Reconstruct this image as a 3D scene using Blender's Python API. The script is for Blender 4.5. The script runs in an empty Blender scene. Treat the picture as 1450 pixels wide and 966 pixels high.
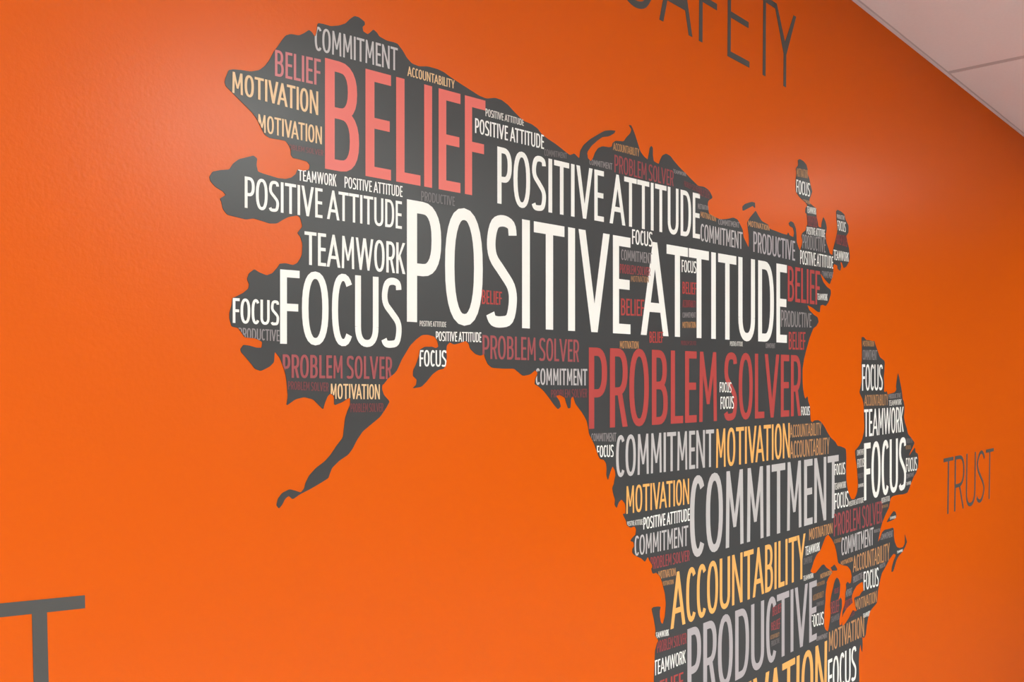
import bpy, bmesh, math, random
from mathutils import Vector, Matrix
from mathutils.geometry import delaunay_2d_cdt
random.seed(4)
PI = math.pi
COL = bpy.context.scene.collection
scene = bpy.context.scene

# ------------------------------------------------------------------ camera
FPX, YAW, PITCH, SY = 1292.3, 0.728248, -0.0272, 86.03      # focal length and lens shift in pixels of a 1450 px wide frame
DIST, CAMZ, CEIL = 1.15, 1.72, 2.92                          # metres: lens to wall, eye height, ceiling height
fw = Vector((math.cos(YAW)*math.cos(PITCH), math.sin(YAW)*math.cos(PITCH), math.sin(PITCH)))
rt = Vector((math.sin(YAW), -math.cos(YAW), 0)); up = rt.cross(fw)
cd = bpy.data.cameras.new('camera'); cam = bpy.data.objects.new('camera', cd); COL.objects.link(cam)
cd.sensor_width = 36; cd.lens = FPX/1450*36; cd.shift_y = SY/1450; cd.clip_start = 0.02
cam.matrix_world = Matrix(((rt.x, up.x, -fw.x, 0), (rt.y, up.y, -fw.y, -DIST), (rt.z, up.z, -fw.z, CAMZ), (0, 0, 0, 1)))
scene.camera = cam

# ------------------------------------------------------------------ world, lights, exposure
w = bpy.data.worlds.new('world'); scene.world = w; w.use_nodes = True
w.node_tree.nodes['Background'].inputs[0].default_value = (0.5, 0.5, 0.5, 1)
w.node_tree.nodes['Background'].inputs[1].default_value = 0.3
scene.view_settings.view_transform = 'Standard'; scene.view_settings.look = 'None'
scene.view_settings.gamma = 1; scene.view_settings.use_curve_mapping = False
scene.view_settings.exposure = 0.0
TX0, TY0, TL, TW = 3.857-5*1.22, 0.0, 1.22, 0.61              # ceiling grid origin along the wall and tile size
# recessed lay-in lights: tile indices (along wall, away from wall), strength factor; the four without a sheen are added to brighten the wall
LIGHTS = {(3, 4): 1.25, (6, 2): .2, (0, 3): .8, (1, 6): 1.1, (5, 6): .9, (8, 7): 1.8}
HALF = [(3, 4)]                                                # this bay holds a square lamp next to a half panel
LIGHT_POWER = 62.0                                             # diffuser radiance; per-lamp factors are set to balance the wall's brightness and sheen

# ------------------------------------------------------------------ materials
def mat(name, col, rough=0.6, spec=0.5, bump=0.0, bscale=300, coat=0.0, var=0.0):
    m = bpy.data.materials.new(name); m.use_nodes = True; nt = m.node_tree; N = nt.nodes; L = nt.links
    b = N['Principled BSDF']; b.inputs['Base Color'].default_value = (*col, 1)
    b.inputs['Roughness'].default_value = rough; b.inputs['Specular IOR Level'].default_value = spec
    if coat:
        b.inputs['Coat Weight'].default_value = coat; b.inputs['Coat Roughness'].default_value = 0.5
    if bump or var:
        tc = N.new('ShaderNodeTexCoord'); n = N.new('ShaderNodeTexNoise'); n.inputs['Scale'].default_value = bscale
        n.inputs['Detail'].default_value = 3; L.new(tc.outputs['Object'], n.inputs['Vector'])
        if bump:
            bp = N.new('ShaderNodeBump'); bp.inputs['Strength'].default_value = bump; bp.inputs['Distance'].default_value = 0.002
            L.new(n.outputs['Fac'], bp.inputs['Height']); L.new(bp.outputs['Normal'], b.inputs['Normal'])
        if var:
            mx = N.new('ShaderNodeMixRGB'); mx.inputs[1].default_value = (*[c*(1-var) for c in col], 1)
            mx.inputs[2].default_value = (*[min(1, c*(1+var)) for c in col], 1)
            L.new(n.outputs['Fac'], mx.inputs[0]); L.new(mx.outputs[0], b.inputs['Base Color'])
    return m
SR, SG = 0.31, 0.026
def satin(name, col, bump=0.0):
    m = bpy.data.materials.new(name); m.use_nodes = True; nt = m.node_tree; N = nt.nodes; L = nt.links; N.clear()
    d = N.new('ShaderNodeBsdfDiffuse'); g = N.new('ShaderNodeBsdfGlossy'); x = N.new('ShaderNodeMixShader'); o = N.new('ShaderNodeOutputMaterial')
    d.inputs['Color'].default_value = (*col, 1); g.inputs['Color'].default_value = (1, 1, 1, 1); g.inputs['Roughness'].default_value = SR
    fr = N.new('ShaderNodeFresnel'); fr.inputs['IOR'].default_value = 1.25; mp = N.new('ShaderNodeMapRange')
    mp.inputs['To Min'].default_value = SG*.85; mp.inputs['To Max'].default_value = SG*.85+.12; L.new(fr.outputs[0], mp.inputs['Value'])
    L.new(mp.outputs[0], x.inputs[0]); L.new(d.outputs[0], x.inputs[1]); L.new(g.outputs[0], x.inputs[2]); L.new(x.outputs[0], o.inputs[0])
    if bump:
        tc = N.new('ShaderNodeTexCoord'); n = N.new('ShaderNodeTexNoise'); n.inputs['Scale'].default_value = 140; n.inputs['Detail'].default_value = 3
        bp = N.new('ShaderNodeBump'); bp.inputs['Strength'].default_value = bump; bp.inputs['Distance'].default_value = 0.002
        L.new(tc.outputs['Object'], n.inputs['Vector']); L.new(n.outputs['Fac'], bp.inputs['Height'])
        for k in (d, g): L.new(bp.outputs['Normal'], k.inputs['Normal'])
    return m
M_orange = satin('orange_paint', (0.72, 0.107, 0.0), 0.12)
M_map = satin('charcoal_vinyl', (0.060, 0.061, 0.063))
M_letter = satin('grey_vinyl', (0.090, 0.088, 0.086))
INK = {'W': ('white', (0.93, 0.92, 0.88)), 'G': ('light grey', (0.56, 0.53, 0.53)), 'g': ('mid grey', (0.31, 0.28, 0.285)),
       'd': ('dark grey', (0.20, 0.18, 0.185)), 'w': ('dull white', (0.78, 0.75, 0.70)), 'p': ('dusty pink', (0.62, 0.19, 0.20)), 'N': ('dusty red', (0.37, 0.095, 0.10)),
       'R': ('red', (0.47, 0.075, 0.068)), 'P': ('glare-tinted red', (0.80, 0.17, 0.14)), 'M': ('maroon', (0.33, 0.075, 0.08)),  # the paler red is the red ink with the left-hand glare put into its colour
       'm': ('dark maroon', (0.22, 0.07, 0.075)), 'Y': ('golden', (0.90, 0.46, 0.14)), 'T': ('tan', (0.56, 0.29, 0.13)),
       't': ('brown', (0.38, 0.21, 0.11)), 'O': ('pale gold', (0.82, 0.56, 0.31)), 'V': ('violet grey', (0.47, 0.43, 0.45))}
MI = {k: satin('ink_'+v[0].replace(' ', '_'), v[1]) for k, v in INK.items()}
M_ceil = mat('ceiling_tile', (0.92, 0.87, 0.86), 0.9, 0.2, bump=0.5, bscale=90, var=0.03)
M_grid = mat('ceiling_grid', (0.60, 0.56, 0.56), 0.5, 0.4)
M_angle = mat('wall_angle', (0.85, 0.80, 0.80), 0.5, 0.4)
M_white = mat("wall_paint", (0.20, 0.19, 0.18), 0.7, 0.3, bump=0.1, bscale=140)
M_floor = mat('carpet', (0.44, 0.45, 0.47), 0.95, 0.0, bump=0.6, bscale=400, var=0.25)
M_base = mat('baseboard', (0.05, 0.05, 0.05), 0.5, 0.4)
def emis(name, col, st):
    m = bpy.data.materials.new(name); m.use_nodes = True; nt = m.node_tree; nt.nodes.clear()
    e = nt.nodes.new('ShaderNodeEmission'); o = nt.nodes.new('ShaderNodeOutputMaterial')
    e.inputs[0].default_value = (*col, 1); e.inputs[1].default_value = st; nt.links.new(e.outputs[0], o.inputs[0]); return m
M_DIFF = {k: emis('diffuser', (0.97, 1.0, 0.94), LIGHT_POWER*v) for k, v in LIGHTS.items()}

# ------------------------------------------------------------------ helpers
def link(name, me, m, parent=None):
    o = bpy.data.objects.new(name, me); COL.objects.link(o)
    if m is not None and not me.materials: me.materials.append(m)
    if parent is not None: o.parent = parent
    return o
def tag(o, label=None, cat=None, group=None, kind=None):
    for k, v in (('label', label), ('category', cat), ('group', group), ('kind', kind)):
        if v: o[k] = v
    return o
def empty(name, loc=(0, 0, 0)):
    o = bpy.data.objects.new(name, None); COL.objects.link(o); o.location = loc; return o
def boxes(lst, name):
    vs, fs = [], []
    for x0, y0, z0, x1, y1, z1 in lst:
        b = len(vs)
        vs += [(x0, y0, z0), (x1, y0, z0), (x1, y1, z0), (x0, y1, z0), (x0, y0, z1), (x1, y0, z1), (x1, y1, z1), (x0, y1, z1)]
        fs += [tuple(b+i for i in f) for f in ((0, 3, 2, 1), (4, 5, 6, 7), (0, 1, 5, 4), (1, 2, 6, 5), (2, 3, 7, 6), (3, 0, 4, 7))]
    me = bpy.data.meshes.new(name); me.from_pydata(vs, [], fs); me.update(); return me

# ------------------------------------------------------------------ the room
RX0, RX1, RY0 = -2.4, 8.6, -5.0
tag(link('wall_back', boxes([(RX0-.1, 0, 0, RX1+.1, .1, 3.0)], 'wall_back'), M_orange), 'orange painted wall carrying the word map', kind='structure')
tag(link('wall_left', boxes([(RX0-.1, RY0, 0, RX0, 0, 3.0)], 'wall_left'), M_white), kind='structure')
tag(link('wall_right', boxes([(RX1, RY0, 0, RX1+.1, 0, 3.0)], 'wall_right'), M_white), kind='structure')
tag(link('wall_front', boxes([(RX0-.1, RY0-.1, 0, RX1+.1, RY0, 3.0)], 'wall_front'), M_white), kind='structure')
tag(link('floor', boxes([(RX0-.1, RY0-.1, -.1, RX1+.1, .1, 0)], 'floor'), M_floor), kind='structure')
tag(link('baseboard_back', boxes([(RX0, -.012, 0, RX1, 0, .1)], 'baseboard_back'), M_base), kind='structure')
# suspended ceiling: slab above, grid of tee bars, wall angle, one panel per bay
nx0 = -1
nxs = int(math.ceil((RX1-TX0)/TL)); nys = int(math.ceil(-RY0/TW))
bars = [(RX0, -.024, CEIL+.0012, RX1, -.011, CEIL+.0018)]
for j in range(1, nys):
    y = -j*TW; bars.append((RX0, y-.018, CEIL, RX1, y+.018, CEIL+.0015)); bars.append((RX0, y-.001, CEIL, RX1, y+.001, CEIL+.03))
for i in range(nx0, nxs+1):
    x = TX0+i*TL
    if RX0 < x < RX1: bars.append((x-.018, RY0, CEIL+.0002, x+.018, -.022, CEIL+.0014)); bars.append((x-.001, RY0, CEIL+.0014, x+.001, -.022, CEIL+.03))
ceil = tag(link('ceiling', boxes([(RX0-.1, RY0-.1, CEIL+.25, RX1+.1, .1, CEIL+.35)], 'ceiling_slab'), M_white), 'suspended ceiling of pale pinkish white panels', kind='structure')
link('wall_angle', boxes([(RX0, -.012, CEIL, RX1, 0, CEIL+.0015), (RX0, -.0015, CEIL+.0015, RX1, 0, CEIL+.025)], 'wall_angle'), M_angle, ceil)
link('ceiling_grid', boxes(bars, 'ceiling_grid'), M_grid, ceil)
REVEAL = .006
def tile_mesh(sx, sy):
    # a regular-edge lay-in panel with a slightly lower face and softened rim, laid on the bar flanges
    a, b = sx/2-.004, sy/2-.004
    vs, fs = [], []
    for (p, q, z) in ((a, b, .016), (a, b, .0018), (a-.014, b-.014, .0018), (a-.017, b-.017, -.001)):
        vs += [(-p, -q, z), (p, -q, z), (p, q, z), (-p, q, z)]
    fs.append((3, 2, 1, 0)[::-1])
    for r in range(3):
        for k in range(4):
            fs.append((4*r+k, 4*r+(k+1) % 4, 4*(r+1)+(k+1) % 4, 4*(r+1)+k)[::-1])
    fs.append((12, 13, 14, 15)[::-1])
    me = bpy.data.meshes.new('ceiling_tile'); me.from_pydata(vs, [], fs); me.update(); me.materials.append(M_ceil); return me
TM = tile_mesh(TL, TW)
LIGHT_NOTE = {(3, 4): 'square one whose sheen shows left of the map', (6, 2): 'dim one whose sheen shows above the right of the map',
              (0, 3): 'added out of view behind the viewer on the left to brighten the wall, nearer the orange wall', (1, 6): 'added out of view behind the viewer on the left to brighten the wall, farther from the orange wall',
              (5, 6): 'added out of view far back from the middle of the map to brighten the wall', (8, 7): 'farthest one, added out of view at the right end of the room to brighten the lower right wall'}
for i in range(nx0, nxs):
    for j in range(nys):
        x, y = TX0+(i+.5)*TL, -(j+.5)*TW
        x0, x1, y0 = TX0+i*TL, TX0+(i+1)*TL, -(j+1)*TW
        if x0 < RX0 or x1 > RX1 or y0 < RY0:       # cut panel at the room's edge
            x0, x1, y0 = max(x0, RX0), min(x1, RX1), max(y0, RY0)
            if x1-x0 < .05 or -j*TW-y0 < .05: continue
            o = link('ceiling_tile', tile_mesh(x1-x0, -j*TW-y0), None, ceil); o.location = ((x0+x1)/2, (y0-j*TW)/2, CEIL)
            continue
        if (i, j) in LIGHTS:
            hx = TL/2
            if (i, j) in HALF:
                hx = TL/4; x += TL/4
                o = link('ceiling_tile', tile_mesh(TL/2, TW), None, ceil); o.location = (x-TL/2, y, CEIL)
            t = empty('ceiling_light', (x, y, CEIL)); tag(t, 'recessed ceiling light panel, '+LIGHT_NOTE[(i, j)], 'light', 'recessed ceiling lights')
            e = TW/2
            link('light_housing', boxes([(-hx+.02, -e+.02, .03, hx-.02, e-.02, .09), (-hx+.006, -e+.006, .002, hx-.006, -e+.03, .03),
                 (-hx+.006, e-.03, .002, hx-.006, e-.006, .03), (-hx+.006, -e+.03, .002, -hx+.03, e-.03, .03),
                 (hx-.03, -e+.03, .002, hx-.006, e-.03, .03)], 'light_housing'), M_grid, t)
            link('diffuser', boxes([(-hx+.031, -e+.031, .008, hx-.031, e-.031, .011)], 'diffuser'), M_DIFF[(i, j)], t)
            continue
        o = link('ceiling_tile', TM, None, ceil); o.location = (x, y, CEIL)

# ------------------------------------------------------------------ surveyed positions on the wall: sight line -> point on the wall plane
def W(px, py):
    r = rt*(px-725)-up*(py-483-SY)+fw*FPX
    t = DIST/r.y
    return (r.x*t, CAMZ+r.z*t)

# ------------------------------------------------------------------ a condensed rounded sans drawn stroke by stroke (cap height 1)
GW = dict(A=.54, B=.385, C=.355, D=.44, E=.31, F=.31, I=.107, K=.40, L=.315, M=.50, N=.46, O=.445, P=.37, R=.38, S=.385, T=.445, U=.435, V=.51, W=.73, Y=.46)
LB = dict(A=.0, B=.045, C=.03, D=.045, E=.045, F=.045, I=.045, K=.045, L=.045, M=.05, N=.045, O=.028, P=.045, R=.045, S=.025, T=.01, U=.04, V=.01, W=.01, Y=.0)
RB = dict(A=.0, B=.03, C=.015, D=.028, E=.02, F=.01, I=.045, K=.0, L=.005, M=.05, N=.045, O=.028, P=.015, R=.01, S=.025, T=.01, U=.04, V=.01, W=.01, Y=.0)
KERN = {'AT': -.05, 'TA': -.05, 'VA': -.08, 'AV': -.08, 'TY': 0.0, 'LT': -.03}
def sup(cx, cy, rx, ry, a0, a1, n, e=2.5):
    out = []
    for i in range(n+1):
        a = math.radians(a0+(a1-a0)*i/n); c, s = math.cos(a), math.sin(a)
        out.append((cx+rx*math.copysign(abs(c)**(2/e), c), cy+ry*math.copysign(abs(s)**(2/e), s)))
    return out
def spline(P, n=4):
    out = []; Q = [P[0]]+P+[P[-1]]
    for i in range(1, len(Q)-2):
        for k in range(n):
            t = k/n; a, b, c, d = Q[i-1:i+3]
            out.append(tuple(.5*(2*b[j]+(c[j]-a[j])*t+(2*a[j]-5*b[j]+4*c[j]-d[j])*t*t+(3*b[j]-a[j]-3*c[j]+d[j])*t**3) for j in (0, 1)))
    return out+[P[-1]]
def strip(pts, s, hs=None, closed=False):
    # quads along a centre line; vertical thickness hs for near-horizontal runs, s for near-vertical runs
    hs = hs or s; n = len(pts); L, R = [], []
    for i, p in enumerate(pts):
        a = pts[(i-1) % n] if (closed or i > 0) else p
        b = pts[(i+1) % n] if (closed or i < n-1) else p
        dx, dy = b[0]-a[0], b[1]-a[1]; l = math.hypot(dx, dy) or 1
        nx, ny = -dy/l, dx/l
        L.append((p[0]+nx*s/2, p[1]+ny*hs/2)); R.append((p[0]-nx*s/2, p[1]-ny*hs/2))
    out = []
    for i in range(n if closed else n-1):
        j = (i+1) % n; out.append([L[i], R[i], R[j], L[j]])
    return out
def rect(x0, y0, x1, y1): return [[(x0, y0), (x1, y0), (x1, y1), (x0, y1)]]
def glyph(c, s, w):
    h = s/2; hs = s*.95; k = hs/2
    st = rect(0, 0, s, 1)
    if c == 'I': return st
    if c == 'T': return rect(0, 1-hs, w, 1)+rect(w/2-h, 0, w/2+h, 1-hs)
    if c == 'L': return st+rect(s, 0, w, hs)
    if c == 'E': return st+rect(s, 0, w, hs)+rect(s, 1-hs, w, 1)+rect(s, .5-k+.01, w*.95, .5+k+.01)
    if c == 'F': return st+rect(s, 1-hs, w, 1)+rect(s, .5-k-.005, w*.93, .5+k-.005)
    if c == 'U': return rect(0, .28, s, 1)+rect(w-s, .28, w, 1)+strip(sup(w/2, .28, w/2-h, .28+.008-k, 180, 360, 14, 2.3), s, hs)
    if c == 'O': return strip(sup(w/2, .5, w/2-h, .508-k, 0, 360*(27/28), 27, 2.35), s, hs, True)
    if c == 'C': return strip(sup(w/2+.02, .5, w/2-h+.02, .508-k, 46, 314, 22, 2.35), s, hs)
    if c == 'D': return st+strip([(s*.5, 1-k)]+sup(w*.42, .5, w*.58-h, .5-k, 90, -90, 18, 2.5)+[(s*.5, k)], s, hs)
    if c in 'PR':
        y0 = .455 if c == 'R' else .435
        q = st+strip([(s*.5, 1-k)]+sup(w*.45, (1-k+y0)/2, w*.55-h, (1-k-y0)/2, 90, -90, 14, 2.4)+[(s*.5, y0)], s, hs)
        if c == 'R': q += [[(w-s*1.02, 0), (w, 0), (w*.5+h*1.2, y0), (w*.5-h*.7, y0)]]
        return q
    if c == 'B':
        y0 = .525
        return (st+strip([(s*.5, 1-k)]+sup(w*.42, (1-k+y0)/2, w*.52-h, (1-k-y0)/2, 90, -90, 12, 2.4)+[(s*.5, y0)], s, hs)
                + strip([(s*.5, y0)]+sup(w*.45, (k+y0)/2, w*.55-h, (y0-k)/2, 90, -90, 12, 2.4)+[(s*.5, k)], s, hs))
    if c == 'S':
        P = [(w-h*1.05, .835), (w*.80, .925), (w*.54, 1.006-k), (w*.26, .915), (h, .765), (w*.20, .62), (w*.5, .497), (w*.80, .37), (w-h, .235), (w*.75, .08), (w*.46, k-.006), (w*.20, .055), (h*.75, .115)]
        return strip(spline(P, 4), s, hs)
    def vee(x0, x1, s, f=1.0):        # a V between x0 and x1, pointing down
        m = (x0+x1)/2; h = s*.5; iy = (m-x0-s)/(m-h*f-x0)
        iy = 1-iy
        return [[(x0, 1), (m-h*f, 0), (m, 0), (m, iy), (x0+s, 1)], [(m, iy), (m, 0), (m+h*f, 0), (x1, 1), (x1-s, 1)]]
    if c == 'V': return vee(0, w, s*1.03, .95)
    if c == 'W': return vee(0, w/2+s*.4, s*.92, .85)+vee(w/2-s*.4, w, s*.92, .85)
    if c == 'A':
        v = [[(x, 1-y) for x, y in reversed(q)] for q in vee(0, w, s*1.02, .8)]
        xa = lambda y: (w/2-s*.4)*y
        return v+[[(xa(.25)+h*1.3, .25), (w-xa(.25)-h*1.3, .25), (w-xa(.35)-h*1.3, .35), (xa(.35)+h*1.3, .35)]]
    if c == 'M':
        t = s*.86; b = .25; m = w/2
        return [[(0, 0), (t, 0), (t*1.22, 1), (.02, 1)], [(w-t, 0), (w, 0), (w-.02, 1), (w-t*1.22, 1)],
                [(.02, 1), (m-t*.42, b), (m, b), (m, b+.17), (t*1.22, 1)], [(m, b+.17), (m, b), (m+t*.42, b), (w-.02, 1), (w-t*1.22, 1)]]
    if c == 'N':
        t = s*.92; return rect(0, 0, t, 1)+rect(w-t, 0, w, 1)+[[(0, 1), (w-t*1.05, 0), (w, 0), (t*1.05, 1)]]
    if c == 'K': return st+[[(s*.9, .40), (s*.9, .56), (w-s*1.08, 1), (w, 1)], [(s*1.35, .56), (s*1.0+.02, .47), (w-s*1.1, 0), (w+.01, 0), (s*1.75, .60)]]
    if c == 'Y': return [[(0, 1), (w/2-h, .42), (w/2, .42), (w/2, .58), (s, 1)], [(w/2, .58), (w/2, .42), (w/2+h, .42), (w, 1), (w-s, 1)]]+rect(w/2-h, 0, w/2+h, .42)
def ccw(p):
    a = sum(p[i][0]*p[(i+1) % len(p)][1]-p[(i+1) % len(p)][0]*p[i][1] for i in range(len(p)))
    return p if a > 0 else p[::-1]
def cdt(polys, keep, eps=1e-6):
    vs, fs = [], []
    for p in polys:
        p = ccw(p); fs.append(list(range(len(vs), len(vs)+len(p)))); vs += [Vector(q) for q in p]
    V, E_, F, _, _, OF = delaunay_2d_cdt(vs, [], fs, 0, eps, True)
    return [(v.x, v.y) for v in V], [f for f, o in zip(F, OF) if o and keep(set(o))]
def inside(p, P):
    c = False; x, y = p
    for i in range(len(P)):
        (x0, y0), (x1, y1) = P[i], P[i-1]
        if (y0 > y) != (y1 > y) and x < (x1-x0)*(y-y0)/(y1-y0)+x0: c = not c
    return c
def solid(polys):
    V, F = cdt(polys, lambda o: True)
    return V, [f for f in F if any(inside((sum(V[i][0] for i in f)/3, sum(V[i][1] for i in f)/3), q) for q in polys)]
CACHE = {}
def glyph_mesh(c, s, w):
    key = (c, round(s, 4), round(w, 4))
    if key not in CACHE: CACHE[key] = solid(glyph(c, s, w))
    return CACHE[key]

# ------------------------------------------------------------------ the map outline
def T(ox, oy, s, pts): return [(ox+x/s, oy+y/s) for x, y in pts]
a3, a2 = 4.83, 6.0375
OUT = []
OUT += T(280, 0, a3, [(545,320),(575,275),(600,243),(635,233),(690,243),(725,228),(760,205),(780,222),(800,252),(810,225),(818,158),(860,165),(910,180),(965,175),(1010,160),(1040,130),(1070,110),(1100,118),(1140,150),(1142,170),(1125,185),(1130,215),(1160,235),(1175,225),(1200,202),(1225,225),(1240,250),(1290,278),(1340,290),(1390,310),(1410,345)])
OUT += T(560, 60, a3, [(5,2),(20,20),(50,60),(75,105),(110,145),(160,165),(220,165),(290,185),(330,205),(370,235),(430,275),(500,320),(570,365),(620,385),(680,380),(725,395),(770,430),(810,475),(850,515),(880,540),(930,560),(970,590),(1000,630),(1040,660),(1100,700),(1150,740),(1190,772),(1222,760),(1250,790)])
OUT += T(800, 160, a3, [(98,305),(103,260),(125,220),(170,180),(220,150),(270,122),(310,118),(345,122),(335,140),(300,160),(255,165),(220,190),(180,225),(150,270),(155,310),(175,330),(190,310),(205,270),(225,240),(255,228),(300,235),(320,230),(325,205),(345,190),(400,195),(420,165),(445,140),(455,112),(435,82),(452,85),(464,112),(480,155),(500,220),(515,265),(540,300),(565,320),(572,280),(580,235),(590,225),(600,240),(600,290),(605,330),(640,350),(650,320),(665,290),(690,278),(720,295),(745,330),(790,380),(830,420),(870,460),(910,500),(950,505),(985,530),(1010,580),(980,600),(975,620),(978,660),(985,690),(1030,715),(1060,728),(1110,725),(1150,715),(1180,730),(1200,770),(1215,800),(1220,850),(1240,890),(1255,922),(1257,880),(1255,830),(1250,790),(1245,750),(1265,715),(1290,685),(1303,668),(1320,700),(1345,740),(1390,765)])
OUT += T(1000, 220, a2, [(530,605),(545,630),(600,650),(650,670),(690,680),(700,658),(712,685),(745,700),(750,660),(740,620),(712,605),(703,580),(720,563),(745,575),(765,625),(770,680),(772,740),(785,780),(800,815),(815,770),(822,730),(812,690),(820,665),(850,640),(855,610),(865,590),(862,540),(858,500),(845,490),(848,450),(865,430),(850,405),(820,380),(790,350),(765,310),(762,250),(765,200),(770,150),(765,110),(785,85),(782,40),(800,32),(830,50),(855,80),(865,120),(865,160),(880,200),(890,250),(905,310),(892,350),(880,380),(885,410),(915,435),(940,455),(940,510),(950,560),(958,610),(982,620),(985,580),(1000,525),(1020,570),(1030,620),(1020,680),(1025,740),(1045,800),(1055,840),(1078,855),(1082,810),(1095,760),(1110,700),(1120,650),(1118,590),(1112,540),(1110,480),(1120,465),(1150,480),(1180,505),(1190,550),(1215,600),(1215,660),(1195,690),(1205,740),(1220,800),(1225,860)])
OUT += [(1202.8,366.4),(1202,370.5),(1198,378),(1194.5,379.8),(1192,372),(1189.8,371),(1191,378),(1189.6,383.7),(1186,381),(1185.5,376),(1181,374),(1179.6,377),(1179.7,381),(1179.5,386),(1178.2,392.5),(1175,402)]
OUT += T(1000, 340, a2, [(1050,376),(1020,345),(985,295),(972,285),(985,320),(1000,360),(1030,400),(1062,425),(1065,460),(1045,530),(1020,565),(995,553),(975,560),(970,620),(945,610),(910,580),(862,555),(880,600),(920,640),(950,660),(960,700),(940,735),(915,755),(900,790)])
OUT += T(1000, 460, a2, [(880,120),(855,210),(835,290),(822,380),(822,470),(825,540),(835,600),(845,635),(865,610),(870,650),(885,700),(888,760),(892,820),(905,835),(925,818),(955,815),(980,830)])
OUT += T(1040, 580, a2, [(770,150),(795,200),(820,240),(860,275),(880,312),(905,315),(950,335),(955,400),(953,500),(955,600),(965,680),(985,740),(1000,768),(1025,765),(1040,735),(1050,700),(1055,640),(1050,560),(1045,480),(1035,420),(1030,350),(1045,335),(1065,310),(1090,260),(1105,200),(1110,150),(1108,90)])
OUT += T(1160, 460, 8.05, [(505,900),(490,840),(465,790),(458,765),(470,720),(482,640),(482,560),(480,440),(485,400),(485,250),(482,180),(483,140),(505,140),(535,175),(580,178),(612,190),(625,180),(640,230),(665,300),(690,370),(740,410),(745,440),(740,520),(735,600),(740,700),(735,760),(755,770),(765,755),(780,800),(790,790),(830,780),(860,770),(880,740),(875,700),(885,620),(897,548),(910,600),(925,680),(940,760),(950,850)])
OUT += T(1160, 560, 8.05, [(960,60),(970,130),(968,200),(962,240),(975,310),(995,370),(1010,440),(1050,490),(1085,540),(1065,590),(1035,650),(1020,695),(1050,650),(1090,590),(1095,650),(1122,665),(1130,740),(1125,830)])
OUT += T(1160, 640, 9.66, [(1338,230),(1325,285),(1290,340),(1270,390),(1250,440),(1230,500),(1205,560),(1150,580),(1060,590),(1000,610),(972,640)])
OUT += T(1080, 680, a2, [(1078,235),(1055,280),(1040,315),(1022,360),(1010,400),(1000,450),(983,532),(1000,505),(1018,450),(1040,425),(1075,418),(1115,405),(1120,440),(1120,480),(1128,530),(1145,572),(1170,582),(1200,572),(1215,540),(1214,460),(1225,500),(1232,530),(1215,575),(1195,610),(1160,650),(1140,690),(1115,780),(1100,786),(1103,745),(1118,690),(1140,640),(1118,628),(1080,680),(1050,740),(1020,790),(1008,830),(995,890)])
OUT += T(1080, 806, a2, [(985,180),(980,250),(975,290),(940,330),(910,370),(900,420),(890,470),(880,560),(865,590),(850,580),(853,640),(850,712),(842,690),(835,640),(825,700),(820,800),(825,966)])
OUT += [(1214,985),(1205,1020),(1188,1050),(1180,1085),(1150,1110),(1110,1130),(1070,1150),(1040,1180),(1010,1190),(985,1150),(960,1090),(940,1030),(928,1000)]
OUT += T(900, 806, a2, [(155,966),(158,880),(162,780),(165,700),(180,640),(195,610),(165,570),(170,520),(155,430),(135,340),(150,325),(190,320),(213,322),(205,360),(205,400),(215,460),(232,470),(250,400),(258,300),(250,210),(225,110),(205,60),(175,30),(150,40),(140,30),(132,-10)])
OUT += T(860, 680, a2, [(380,760),(385,730),(360,690),(345,655),(320,700),(290,670),(255,655),(228,640),(212,620),(212,590),(228,565),(222,530),(195,520),(215,490),(240,465),(245,420),(232,395),(195,408),(165,385),(160,350),(145,320),(130,290),(155,285),(155,240),(150,200),(120,165),(95,190),(78,240),(60,210),(65,170),(50,120),(40,70),(55,30)])
OUT += T(820, 580, a2, [(300,610),(310,560),(305,520),(285,485),(270,520),(255,570),(245,605),(232,560),(235,510),(230,460),(210,430),(180,425),(165,400),(150,360),(130,300),(105,250),(85,210),(75,150),(65,100),(45,60),(20,20)])
OUT += T(560, 400, a3, [(1290,910),(1260,870),(1230,830),(1215,780),(1200,790),(1195,860),(1180,862),(1165,820),(1158,790),(1125,770),(1095,775),(1120,810),(1130,850),(1110,868),(1085,840),(1050,790),(1010,740),(975,710),(950,695),(955,660),(972,620),(955,600),(920,630),(870,640),(840,615),(810,590),(740,590),(660,585),(630,560),(612,520),(605,490),(580,502),(545,490),(510,455),(500,420),(480,400),(440,415),(400,425),(370,410),(350,430),(345,470),(350,510),(340,570),(330,590),(290,600),(250,630),(210,680),(175,715),(115,725),(140,700),(145,665),(118,640),(120,600),(140,560),(160,500),(165,460),(200,440),(250,440),(275,450),(293,440),(285,400),(265,370),(220,358),(180,360),(140,390),(100,430),(70,480),(40,530),(10,600)])
OUT += T(280, 360, a3, [(1340,820),(1300,850),(1270,890)])
OUT += T(360, 520, a3, [(875,120),(872,150),(885,190),(925,235),(900,280),(860,340),(800,390),(740,440),(700,500),(670,560),(640,600),(580,640),(530,690),(515,730),(505,760),(440,800),(380,835),(310,870),(262,905),(235,880),(210,900),(190,940),(168,968),(150,945),(160,900),(190,860),(240,835),(280,845),(318,858),(340,830),(350,790),(375,740),(420,690),(480,645),(520,600),(560,540),(605,480),(612,420),(620,350),(640,290),(655,260),(655,210),(640,215),(600,240),(545,262),(545,200),(520,180),(500,200),(480,250),(470,290),(440,260),(400,220),(340,205),(280,220),(218,265),(228,200),(222,120),(215,60),(205,20)])
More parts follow.
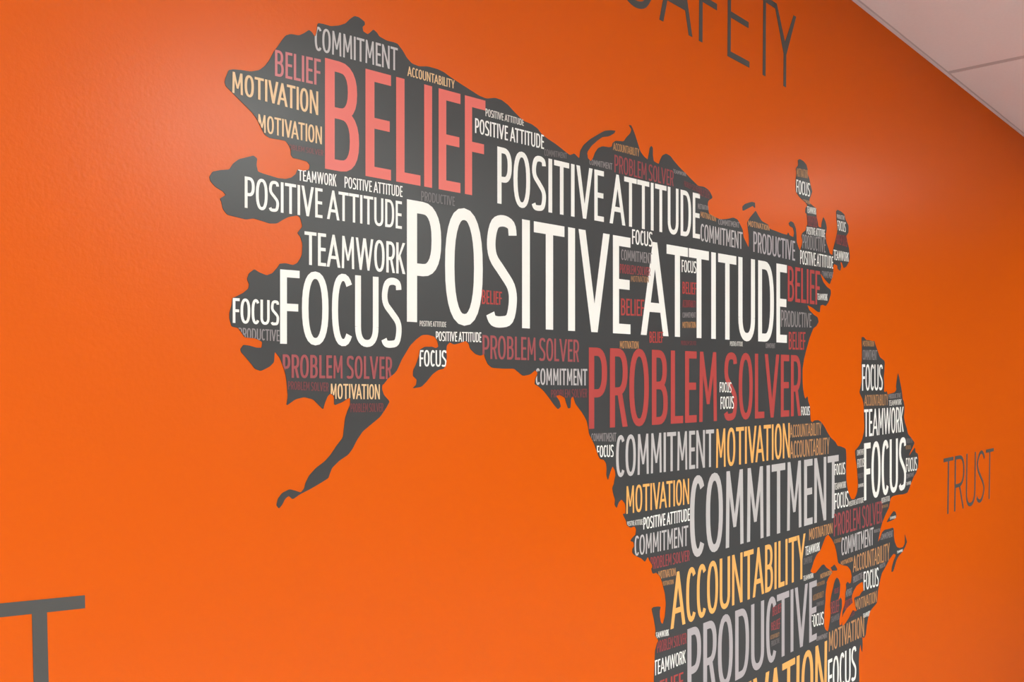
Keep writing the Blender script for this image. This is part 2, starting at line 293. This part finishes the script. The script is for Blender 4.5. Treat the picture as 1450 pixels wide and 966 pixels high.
OUT += T(280, 360, a3, [(560,710),(525,665),(520,740),(490,770),(430,800),(390,785),(360,745),(330,710),(295,670),(290,650),(310,620),(350,625),(400,640),(435,640),(440,600),(390,575),(320,570),(300,540),(275,505),(230,495),(215,440),(215,400),(230,350),(235,300),(260,290),(310,265),(345,235),(350,205),(335,170),(350,130),(385,103),(420,125),(470,145),(510,130),(545,90),(560,65),(600,62),(650,75),(680,60),(700,30)])
OUT += T(280, 180, a3, [(712,870),(715,800),(700,750),(680,725),(700,700),(715,680),(700,620),(680,605),(620,615),(580,635),(540,660),(490,660),(430,640),(380,625),(330,632),(260,615),(200,600),(170,560),(160,510),(150,490),(190,465),(170,440),(120,410),(85,370),(78,340),(100,305),(150,295),(215,290),(240,250),(280,220),(340,205),(380,195),(405,215),(400,260),(410,305),(450,320),(500,335),(550,350),(600,355),(640,345),(670,320),(680,290),(720,300),(760,290),(765,260),(745,235),(690,220),(650,212),(635,190),(635,160),(625,130),(600,95),(550,85),(490,75),(455,50)])
OUT += T(280, 0, a3, [(430,870),(400,810),(370,770),(340,740),(290,690),(240,640),(190,590),(182,560),(190,530),(210,480),(240,475),(300,480),(360,490),(420,480),(460,450),(490,410),(520,350)])
ISL = [T(800, 160, a3, [(1212,640),(1230,622),(1275,608),(1298,613),(1300,650),(1290,645),(1285,635),(1215,672)]),
       T(1160, 640, 9.66, [(965,885),(990,845),(1020,805),(1045,830),(1055,880),(1030,918),(985,940),(920,966),(940,925)]),
       T(1080, 680, a2, [(1055,366),(1075,345),(1100,330),(1130,335),(1125,352),(1100,358),(1072,368)])]
ISL = ISL[:2]
LAKES = [T(1120, 740, 10.28, [(540,175),(600,250),(640,340),(665,450),(685,590),(740,620),(820,635),(865,690),(885,780),(870,880),(845,890),(825,860),(800,895)])
         + T(1130, 820, 11.15, [(760,150),(745,230),(745,300),(740,380),(720,450),(700,530),(700,640),(685,720),(655,740),(650,650),(665,560),(690,450),(690,330),(670,290),(650,325),(638,330),(640,300),(655,250),(660,160)])
         + T(1120, 740, 10.28, [(715,900),(695,830),(668,800),(645,830),(622,900)])
         + T(1130, 820, 11.15, [(560,110),(540,190),(520,280),(505,400),(512,500),(510,600),(495,700),(480,800),(465,830),(430,800),(410,740),(412,600),(415,500),(430,350),(430,250),(440,150),(455,60)])
         + T(1120, 740, 10.28, [(505,900),(545,800),(590,740),(600,720),(560,690),(510,655),(480,610),(450,620),(400,680),(360,735),(310,740),(280,710),(300,660),(330,560),(370,470),(430,400),(465,300),(500,210)]),
         T(1130, 820, 11.15, [(1020,40),(1035,180),(1000,210),(970,265),(900,290),(885,310),(895,370),(905,440),(930,500),(900,510),(865,490),(840,540),(800,620),(760,680),(730,720),(695,745),(690,640),(710,560),(760,470),(830,400),(860,370),(850,330),(850,260),(875,190),(920,110),(970,70)])]
BLOB = T(1120, 740, 10.28, [(578,655),(600,640),(630,612),(650,640),(672,680),(665,700),(600,702)])     # land between the lakes
def chaikin(P, q=.13):
    out = []
    for i in range(len(P)):
        a, b = P[i], P[(i+1) % len(P)]
        out += [(a[0]*(1-q)+b[0]*q, a[1]*(1-q)+b[1]*q), (a[0]*q+b[0]*(1-q), a[1]*q+b[1]*(1-q))]
    return out
def wall(P): return [W(*p) for p in P]
OUTW = wall(chaikin(OUT)); ISLW = [wall(chaikin(p)) for p in ISL]; LAKEW = [wall(chaikin(p)) for p in LAKES]; BLOBW = wall(BLOB)

def sheet(name, V, F, y, depth, m, parent, sides=True):
    # flat piece at distance y from the wall, with edges turned back towards it
    used = {}
    for f in F:
        for a, b in zip(f, f[1:]+f[:1]):
            used[(a, b)] = used.get((a, b), 0)+1
    vs = [(x, -y, z) for x, z in V]; n = len(vs); fs = [tuple(f) for f in F]
    if sides:
        vs += [(x, -y+depth, z) for x, z in V]
        for (a, b) in used:
            if (b, a) not in used: fs.append((b, a, a+n, b+n))
    me = bpy.data.meshes.new(name); me.from_pydata(vs, [], fs); me.update()
    bm = bmesh.new(); bm.from_mesh(me); bmesh.ops.delete(bm, geom=[v for v in bm.verts if not v.link_faces], context='VERTS'); bm.to_mesh(me); bm.free()
    return link(name, me, m, parent)

M_Y, W_Y = .0008, .0012
root = empty('wall_map', (W(750, 600)[0], 0, 0)); RX = root.location.x
tag(root, 'large charcoal map of a continent filled with motivational words on the orange wall', 'wall map')
def shift(V): return [(x-RX, z) for x, z in V]
V, F = cdt([OUTW]+LAKEW+[BLOBW], lambda o: 0 in o and (not (o & {1, 2}) or 3 in o))
sheet('map_sheet', shift(V), F, M_Y, .0007, M_map, root)
for p in ISLW:
    V, F = cdt([p], lambda o: True); sheet('island_sheet', shift(V), F, M_Y, .0007, M_map, root)

# ------------------------------------------------------------------ words
def inside(p, P):
    c = False; x, y = p
    for i in range(len(P)):
        (x0, y0), (x1, y1) = P[i], P[i-1]
        if (y0 > y) != (y1 > y) and x < (x1-x0)*(y-y0)/(y1-y0)+x0: c = not c
    return c
ALL = [OUTW]+ISLW+LAKEW+[BLOBW]; NI = len(ISLW); NL = len(LAKEW)
EDGES = [(P[i], P[(i+1) % len(P)]) for P in ALL for i in range(len(P))]
def touches(x0, z0, x1, z1):
    for a, b in EDGES:
        if max(a[0], b[0]) >= x0 and min(a[0], b[0]) <= x1 and max(a[1], b[1]) >= z0 and min(a[1], b[1]) <= z1: return True
    return False
def onmap(p):
    if any(inside(p, q) for q in ISLW) or inside(p, BLOBW): return True
    return inside(p, OUTW) and not any(inside(p, q) for q in LAKEW)
def layout(text, s=.107):
    x = 0; out = []; prev = None
    for c in text:
        if c == ' ': x += .17; prev = None; continue
        if prev: x += LB[c]+KERN.get(prev+c, 0)
        out.append((c, x)); x += GW[c]+RB[c]; prev = c
    return out, x-RB[prev]
def word(text, ink, q, s=.107, box=None):
    """q: x0, top, base at the left end, x1, top, base at the right end (survey pixels); box: wall coordinates instead"""
    if box: TLc, BLc, TRc, BRc = box
    else:
        x0, t0, b0, x1, t1, b1 = q
        TLc, BLc, TRc, BRc = W(x0, t0), W(x0, b0), W(x1, t1), W(x1, b1)
    if TLc[1]-BLc[1] < .035: s = .12          # the small rows are set in a heavier cut
    lay, tot = layout(text)
    VV, FF = [], []
    for c, gx in lay:
        GV, GF = glyph_mesh(c, s, GW[c])
        P = []
        for x, y in GV:
            u = (x+gx)/tot
            P.append(tuple((BLc[k]*(1-u)+BRc[k]*u)*(1-y)+(TLc[k]*(1-u)+TRc[k]*u)*y for k in (0, 1)))
        xs = [p[0] for p in P]; zs = [p[1] for p in P]; bx = (min(xs), min(zs), max(xs), max(zs))
        F2 = GF
        if touches(*bx):
            n0 = len(ALL); G0 = P
            P, F2 = cdt(ALL+[[P[i] for i in f] for f in GF],
                        lambda o: any(i >= n0 for i in o) and ((0 in o and not any(1+NI <= i < 1+NI+NL for i in o)) or any(1 <= i <= NI for i in o) or (n0-1) in o), 1e-7)
            tris = [[G0[i] for i in f] for f in GF]
            F2 = [f for f in F2 if any(inside((sum(P[i][0] for i in f)/len(f), sum(P[i][1] for i in f)/len(f)), tr) for tr in tris)]
        elif not onmap(((bx[0]+bx[2])/2, (bx[1]+bx[3])/2)): continue
        used = {}
        for f in F2:
            nf = []
            for i in f:
                if i not in used: used[i] = len(VV); VV.append(P[i])
                nf.append(used[i])
            FF.append(nf)
    if not FF: return None
    hgt = TLc[1]-BLc[1]
    o = sheet('word', shift(VV), FF, W_Y+(.0003 if hgt < .035 else 0), 0, MI[ink], root, sides=False)
    size = 'large' if hgt > .1 else 'medium' if hgt > .035 else 'small' if hgt > .018 else 'tiny'
    o['label'] = '%s %s word%s %s' % (size, INK[ink][0], 's' if ' ' in text else '', text)
    return o
PA, PS, CO, AC, MO, FO, BE, TE, PR = 'POSITIVE ATTITUDE', 'PROBLEM SOLVER', 'COMMITMENT', 'ACCOUNTABILITY', 'MOTIVATION', 'FOCUS', 'BELIEF', 'TEAMWORK', 'PRODUCTIVE'
WORDS = [
 (CO,'G',445,37,71,562.6,68.5,100.8),(BE,'p',388.7,70.4,107.7,453.5,84.5,121.7),(MO,'O',328,101.5,131.5,449.8,130,163.6),(MO,'O',364.5,161.5,186.5,455,179.7,204.8),
 (PS,'m',400,203,210,457,213,221),(BE,'P',459.5,82,239,686.7,142.8,280),(AC,'O',576,93.5,107.5,643,114,126),(PA,'w',686.7,153.6,164.5,741,169.7,178.6),
 (PA,'W',671.8,167.2,188.4,769.5,191.5,211.5),(CO,'d',770,211,220.5,802,217,225),(PA,'W',703.5,207.4,288,990.5,275,338.5),(TE,'W',421.4,240,255.6,475.6,247.3,264.5),
 (PA,'W',487,250,266,569.2,263.9,279.4),(PR,'d',595.6,270.6,284.5,643.2,279,292),(PA,'W',345.8,249.8,294.3,568.4,285.6,324.5),(TE,'W',430.5,327.6,374.6,573,344.6,388.4),
 (PA,'W',575.5,282.2,455.6,1113.7,375.6,485.8),(FO,'W',396,381.5,486.8,568,395,492.5),(FO,'W',328.7,422,457.3,394.3,426,461),(PR,'g',337,464,480,394.9,467.5,483.6),
 (PS,'N',399.5,501.8,535,554.3,505.5,537),(PS,'m',407,540,551.5,464.3,542,554.6),(MO,'O',467.4,543.5,565,537,544.4,565.5),(PS,'m',495.6,571.5,584,542,571,583),
 (FO,'W',593.1,495.9,519,631.4,496.2,519.4),(PA,'w',593.5,454.2,462,631,456,463.5),(PA,'W',616.3,469.4,482.8,680.7,470.8,484.9),(PS,'N',682.6,474.5,508,819.2,481.4,512.8),
 (CO,'G',757.7,521.7,545,830.8,522.6,546),(PS,'m',779.5,552,563,830.6,550.5,563),(BE,'R',681.5,410.3,430.5,710,413.5,432),(FO,'W',894.2,324.6,345.6,923,329,349.7),
 (CO,'g',878.8,353,368,922.6,358.8,373.7),(PS,'M',877,373.7,387,920,379,391),(MO,'t',892.8,390.6,399,918,392,400.5),(BE,'R',878.8,422.6,446.6,911.4,424.7,447.7),
 (FO,'W',964.5,368,385.3,985.2,370.4,387.2),(BE,'R',965.7,399,416,985.2,400.5,417.5),(AC,'M',965.7,424.5,435.5,984.5,426,435.5),(CO,'g',965.7,442.5,450,984.5,442.5,450),
 (MO,'T',965.7,455.8,464.5,984.5,455.8,464.5),(BE,'R',919,469.6,485.5,938.3,470,485.5),(MO,'T',877,483,493.5,903.5,483.5,494),(PS,'m',963.5,482.5,489,985,483,489),
 (PA,'w',1033,483.5,490,1051,484,490.5),(CO,'g',1083.6,486,493,1096.9,486.5,493.3),(PS,'R',833.2,492,607.5,1133.5,503.4,588.8),(FO,'W',1018.4,541.4,555.5,1035,541.4,556),
 (FO,'W',1019.5,562,579.5,1038.5,561,578.5),(FO,'W',1133.8,576,588.5,1146,575.5,588),(BE,'R',1116.4,470,495,1140,470.5,495.5),(PR,'g',1105.5,438.8,462.8,1148.5,444,464),
 (BE,'R',1115,376.4,426.6,1160.6,384.4,432),(TE,'W',1156.5,415.8,424.5,1171,416.5,426),(CO,'g',1163,383.5,393,1180,386,395),(PA,'W',1132.5,354,374,1179.3,363.5,380.6),
 (PR,'g',1135.8,331.8,351.5,1168.5,337,358),(PA,'W',1141.5,321,331.5,1167.5,325.5,336.5),(PS,'M',1142.5,305,319.5,1156.5,307.5,322.5),(TE,'W',1142,292,301.5,1155,295,304),
 (MO,'T',1136,282,286,1146.5,285,290),(FO,'W',1127,254,274,1146.5,259.7,278.8),(MO,'T',1127.5,238,250,1143,241,253),(PR,'G',1184.4,303.5,309,1195.3,306,312),
 (FO,'W',1185,312,326,1197,315,329),(PS,'M',1183,331.8,345,1199.5,334,350),(TE,'W',1179.7,353.5,368,1201.2,358,370.7),(PR,'V',1066.2,327.6,356.6,1125.3,341.7,369.5),
 (CO,'G',991.5,316.7,341.2,1051,329.2,353),(MO,'T',1058.8,312,320.5,1088.8,319.5,327),(CO,'g',1016.5,310,318,1046.5,315,323),(MO,'T',991.5,299.5,307.5,1013,306,314),
 (MO,'g',987.5,288,296,1003,292,298),(PS,'m',988.5,264.5,276,1004,270,282),(TE,'g',952.5,239.5,245,971,245,250),(PS,'M',869.4,219,244,953.2,242,264),
 (AC,'T',867.3,202,212.5,904.5,211,222),(CO,'g',834,225.5,233,866.3,231.5,241),(PS,'m',968,256,264,988,264,272),
 (CO,'g',836.6,614,624.7,871.8,612.8,625.5),(FO,'W',844.5,631.3,647.6,868,629.7,647),(CO,'G',871.7,617,676,1010.4,608.2,660.8),(MO,'Y',1013.4,607.8,662.8,1117.8,599,647.9),
 (AC,'T',1117.8,601.8,620,1162.5,598.5,616),(AC,'T',1117.8,625,649.5,1174,619.4,642.6),(MO,'Y',886.2,688.8,727.9,975.2,677.7,713.8),(CO,'G',976.4,675.5,791,1187,644.2,731.3),
 (PA,'W',910.2,733,750,976,719.7,737.4),(PA,'w',887.3,738.7,745,909.2,735,743),(CO,'G',898,759.5,787.6,974,744,772.7),(PS,'M',920.4,789.3,807,975.6,779,794),
 (MO,'T',931.5,809,820.5,956,804,815),(MO,'T',937,823.5,830,953,820.5,827),(AC,'Y',948.8,812.6,891.5,1140,755.3,818),(MO,'T',1145,749.5,765.3,1178,740.4,755.3),
 (TE,'W',1139.6,774.4,787,1160.3,767.5,779.5),(CO,'d',1137,791,800,1149.5,787,796),(TE,'w',1136.8,816,823,1151.2,811,818),(PS,'M',1180.2,728,760,1248.9,709,740),
 (CO,'G',1191,762,787,1236.5,746.5,771.5),(AC,'T',1207.2,787.6,810.8,1259.3,768.6,793.4),(FO,'W',1222.4,810,836.5,1243.6,803.3,829.8),(FO,'W',1181.2,657.6,673,1196,654.5,671.6),
 (TE,'w',1181,684.5,694,1197.3,681.5,690.5),(FO,'W',1181.2,699,721.5,1200.9,695,717),(PA,'w',1201.4,710.4,717.5,1222,704,711.5),(FO,'W',1223,628,709.2,1282.5,619,692.5),
 (TE,'W',1222.7,580,619,1279,576,611.5),(AC,'T',1223.4,559.5,575,1257,558.5,574),(TE,'w',1258,567.3,575,1276,565,573),(PR,'g',1258,558.5,565,1275,556.5,563),
 (FO,'W',1220.2,516,553.4,1249.4,516.5,552.5),(CO,'g',1221,495.5,509.5,1241.4,496,510),(MO,'T',1221,482.5,490.5,1237,483,491),(CO,'w',1212.8,637.6,645.5,1222.7,635.5,643.5),
 (FO,'w',1213.4,650.5,663,1223,648.5,660.5),(PR,'d',1214,671,678,1223,669,676),(TE,'w',1213.8,686,691,1222,684,689),(FO,'W',1282.4,649,669,1298,647,666),
 (PR,'d',1283,621,628,1291.7,621,627),(MO,'t',1282,631,637,1289,630.5,636),(CO,'g',1283,671.5,678,1293.5,669,674.5),(TE,'w',1282.7,683,687.5,1289.4,681,686),
 (PA,'w',1247.5,705.5,713,1259.4,702,709),(MO,'t',1248,716,720,1256.8,713.5,718),(TE,'w',1259.4,732,736,1268,730,734),(CO,'g',1246.4,757,765,1263.8,751,760),
 (PR,'g',1236.8,750.5,755,1246,748,752.5),(AC,'t',1180,764.5,770,1191,761,767),(MO,'T',1190,795,801,1206.7,788.5,795),(TE,'W',1269.6,780.5,784,1277.8,777.5,781),
 (PR,'g',1207.5,817,826,1220.7,810,819),(PR,'g',1245,800,806,1253,796,802),(MO,'T',1161,813,820,1176.9,807,813.5),(MO,'t',1156,826,831,1167,821.5,827),
 (AC,'t',1150.5,843,851,1166,836.5,845),(CO,'d',1155.5,853.5,859.5,1166,850,856),(FO,'W',1148.2,871.5,889,1165.8,866,884),(CO,'g',1155.4,902,908,1171,896,903),
 (BE,'M',1176,853,870,1188,848,866),(BE,'M',1181,834,841,1187,832,839),(MO,'T',1210.8,849.5,865,1241,836.5,852.5),(MO,'T',1173.2,895.4,923,1223,871,901),
 (TE,'W',1221.6,869.5,875,1231.5,864.5,872),(FO,'W',1171.9,935,985,1212,914,962),(BE,'M',1093.2,860.5,873,1105.7,854,866),(BE,'M',1091.6,882,893,1104,875,890),
 (AC,'t',1090,900,906,1103,895,901),(PR,'d',1091.5,908,916,1103,903,910),(PR,'V',972.8,891.3,999,1156,821.2,905),(TE,'W',925.2,936,957.5,970.4,920.3,938.5),
 (PS,'M',929.8,908,925,971.2,896,911),(TE,'W',925.7,896.5,904.5,946.4,891,900),(BE,'R',924,968,993,967,951.5,975),
 (CO,'g',1193,838,848,1206,832,842),(PR,'M',1194,852,864,1206,846,858),(TE,'d',1176,874,882,1188,868,877),(BE,'m',1201,868,876,1210,862,870),
]
for t, ink, *q in WORDS: word(t, ink, q)
# the golden word running off the bottom of the frame
zt, hh = W(1170.7, 907)[1], .19; xr = W(1170.7, 907)[0]; xl = xr-hh*layout(MO)[1]
word(MO, 'Y', None, box=((xl, zt), (xl, zt-hh), (xr, zt), (xr, zt-hh)))

# ------------------------------------------------------------------ single cut-vinyl words on the bare wall
def letter(c, x0, x1, z0, z1, s, parent, org, name='letter', quad=None):
    w = (x1-x0)/(z1-z0)
    V, F = solid(glyph(c, s, w))
    if quad:
        tl, bl, tr, br = quad
        P = [tuple((bl[k]*(1-x/w)+br[k]*x/w)*(1-y)+(tl[k]*(1-x/w)+tr[k]*x/w)*y for k in (0, 1)) for x, y in V]
    else: P = [(x0+x*(z1-z0), z0+y*(z1-z0)) for x, y in V]
    return sheet(name, [(x-org[0], z-org[1]) for x, z in P], F, .0009, .0008, M_letter, parent)
t = empty('wall_lettering', (2.08, 0, CAMZ+.815)); tag(t, 'thin dark grey word SAFETY high on the orange wall above the map', 'lettering')
for c, a, b in zip('SAFETY', (1.645, 1.794, 1.97, 2.111, 2.25, 2.37), (1.765, 1.939, 2.063, 2.229, 2.377, 2.509)):
    letter(c, a, b, CAMZ+.815, CAMZ+1.029, .076, t, (2.08, CAMZ+.815))
t = empty('wall_lettering', (4.29, 0, CAMZ-.563)); tag(t, 'thin dark grey word TRUST on the orange wall right of the word map', 'lettering')
for c, a, b in zip('TRUST', (3.914, 4.064, 4.228, 4.389, 4.53), (4.044, 4.20, 4.37, 4.513, 4.66)):
    letter(c, a, b, CAMZ-.563, CAMZ-.331, .068, t, (4.29, CAMZ-.563))
p0, p1 = W(0, 854.6), W(119.8, 843); sl = (p1[1]-p0[1])/(p1[0]-p0[0]); xl = p1[0]-.108; zl = p1[1]-.108*sl
o = letter('T', xl, p1[0], 0, .214, .080, None, (p1[0]-.054, zl-.214), 'wall_lettering', quad=((xl, zl), (xl+.002, zl-.214), p1, (p1[0]+.002, p1[1]-.214)))
o.location = (p1[0]-.054, 0, zl-.214)
tag(o, 'dark grey letter T at the bottom left of the orange wall', 'lettering')
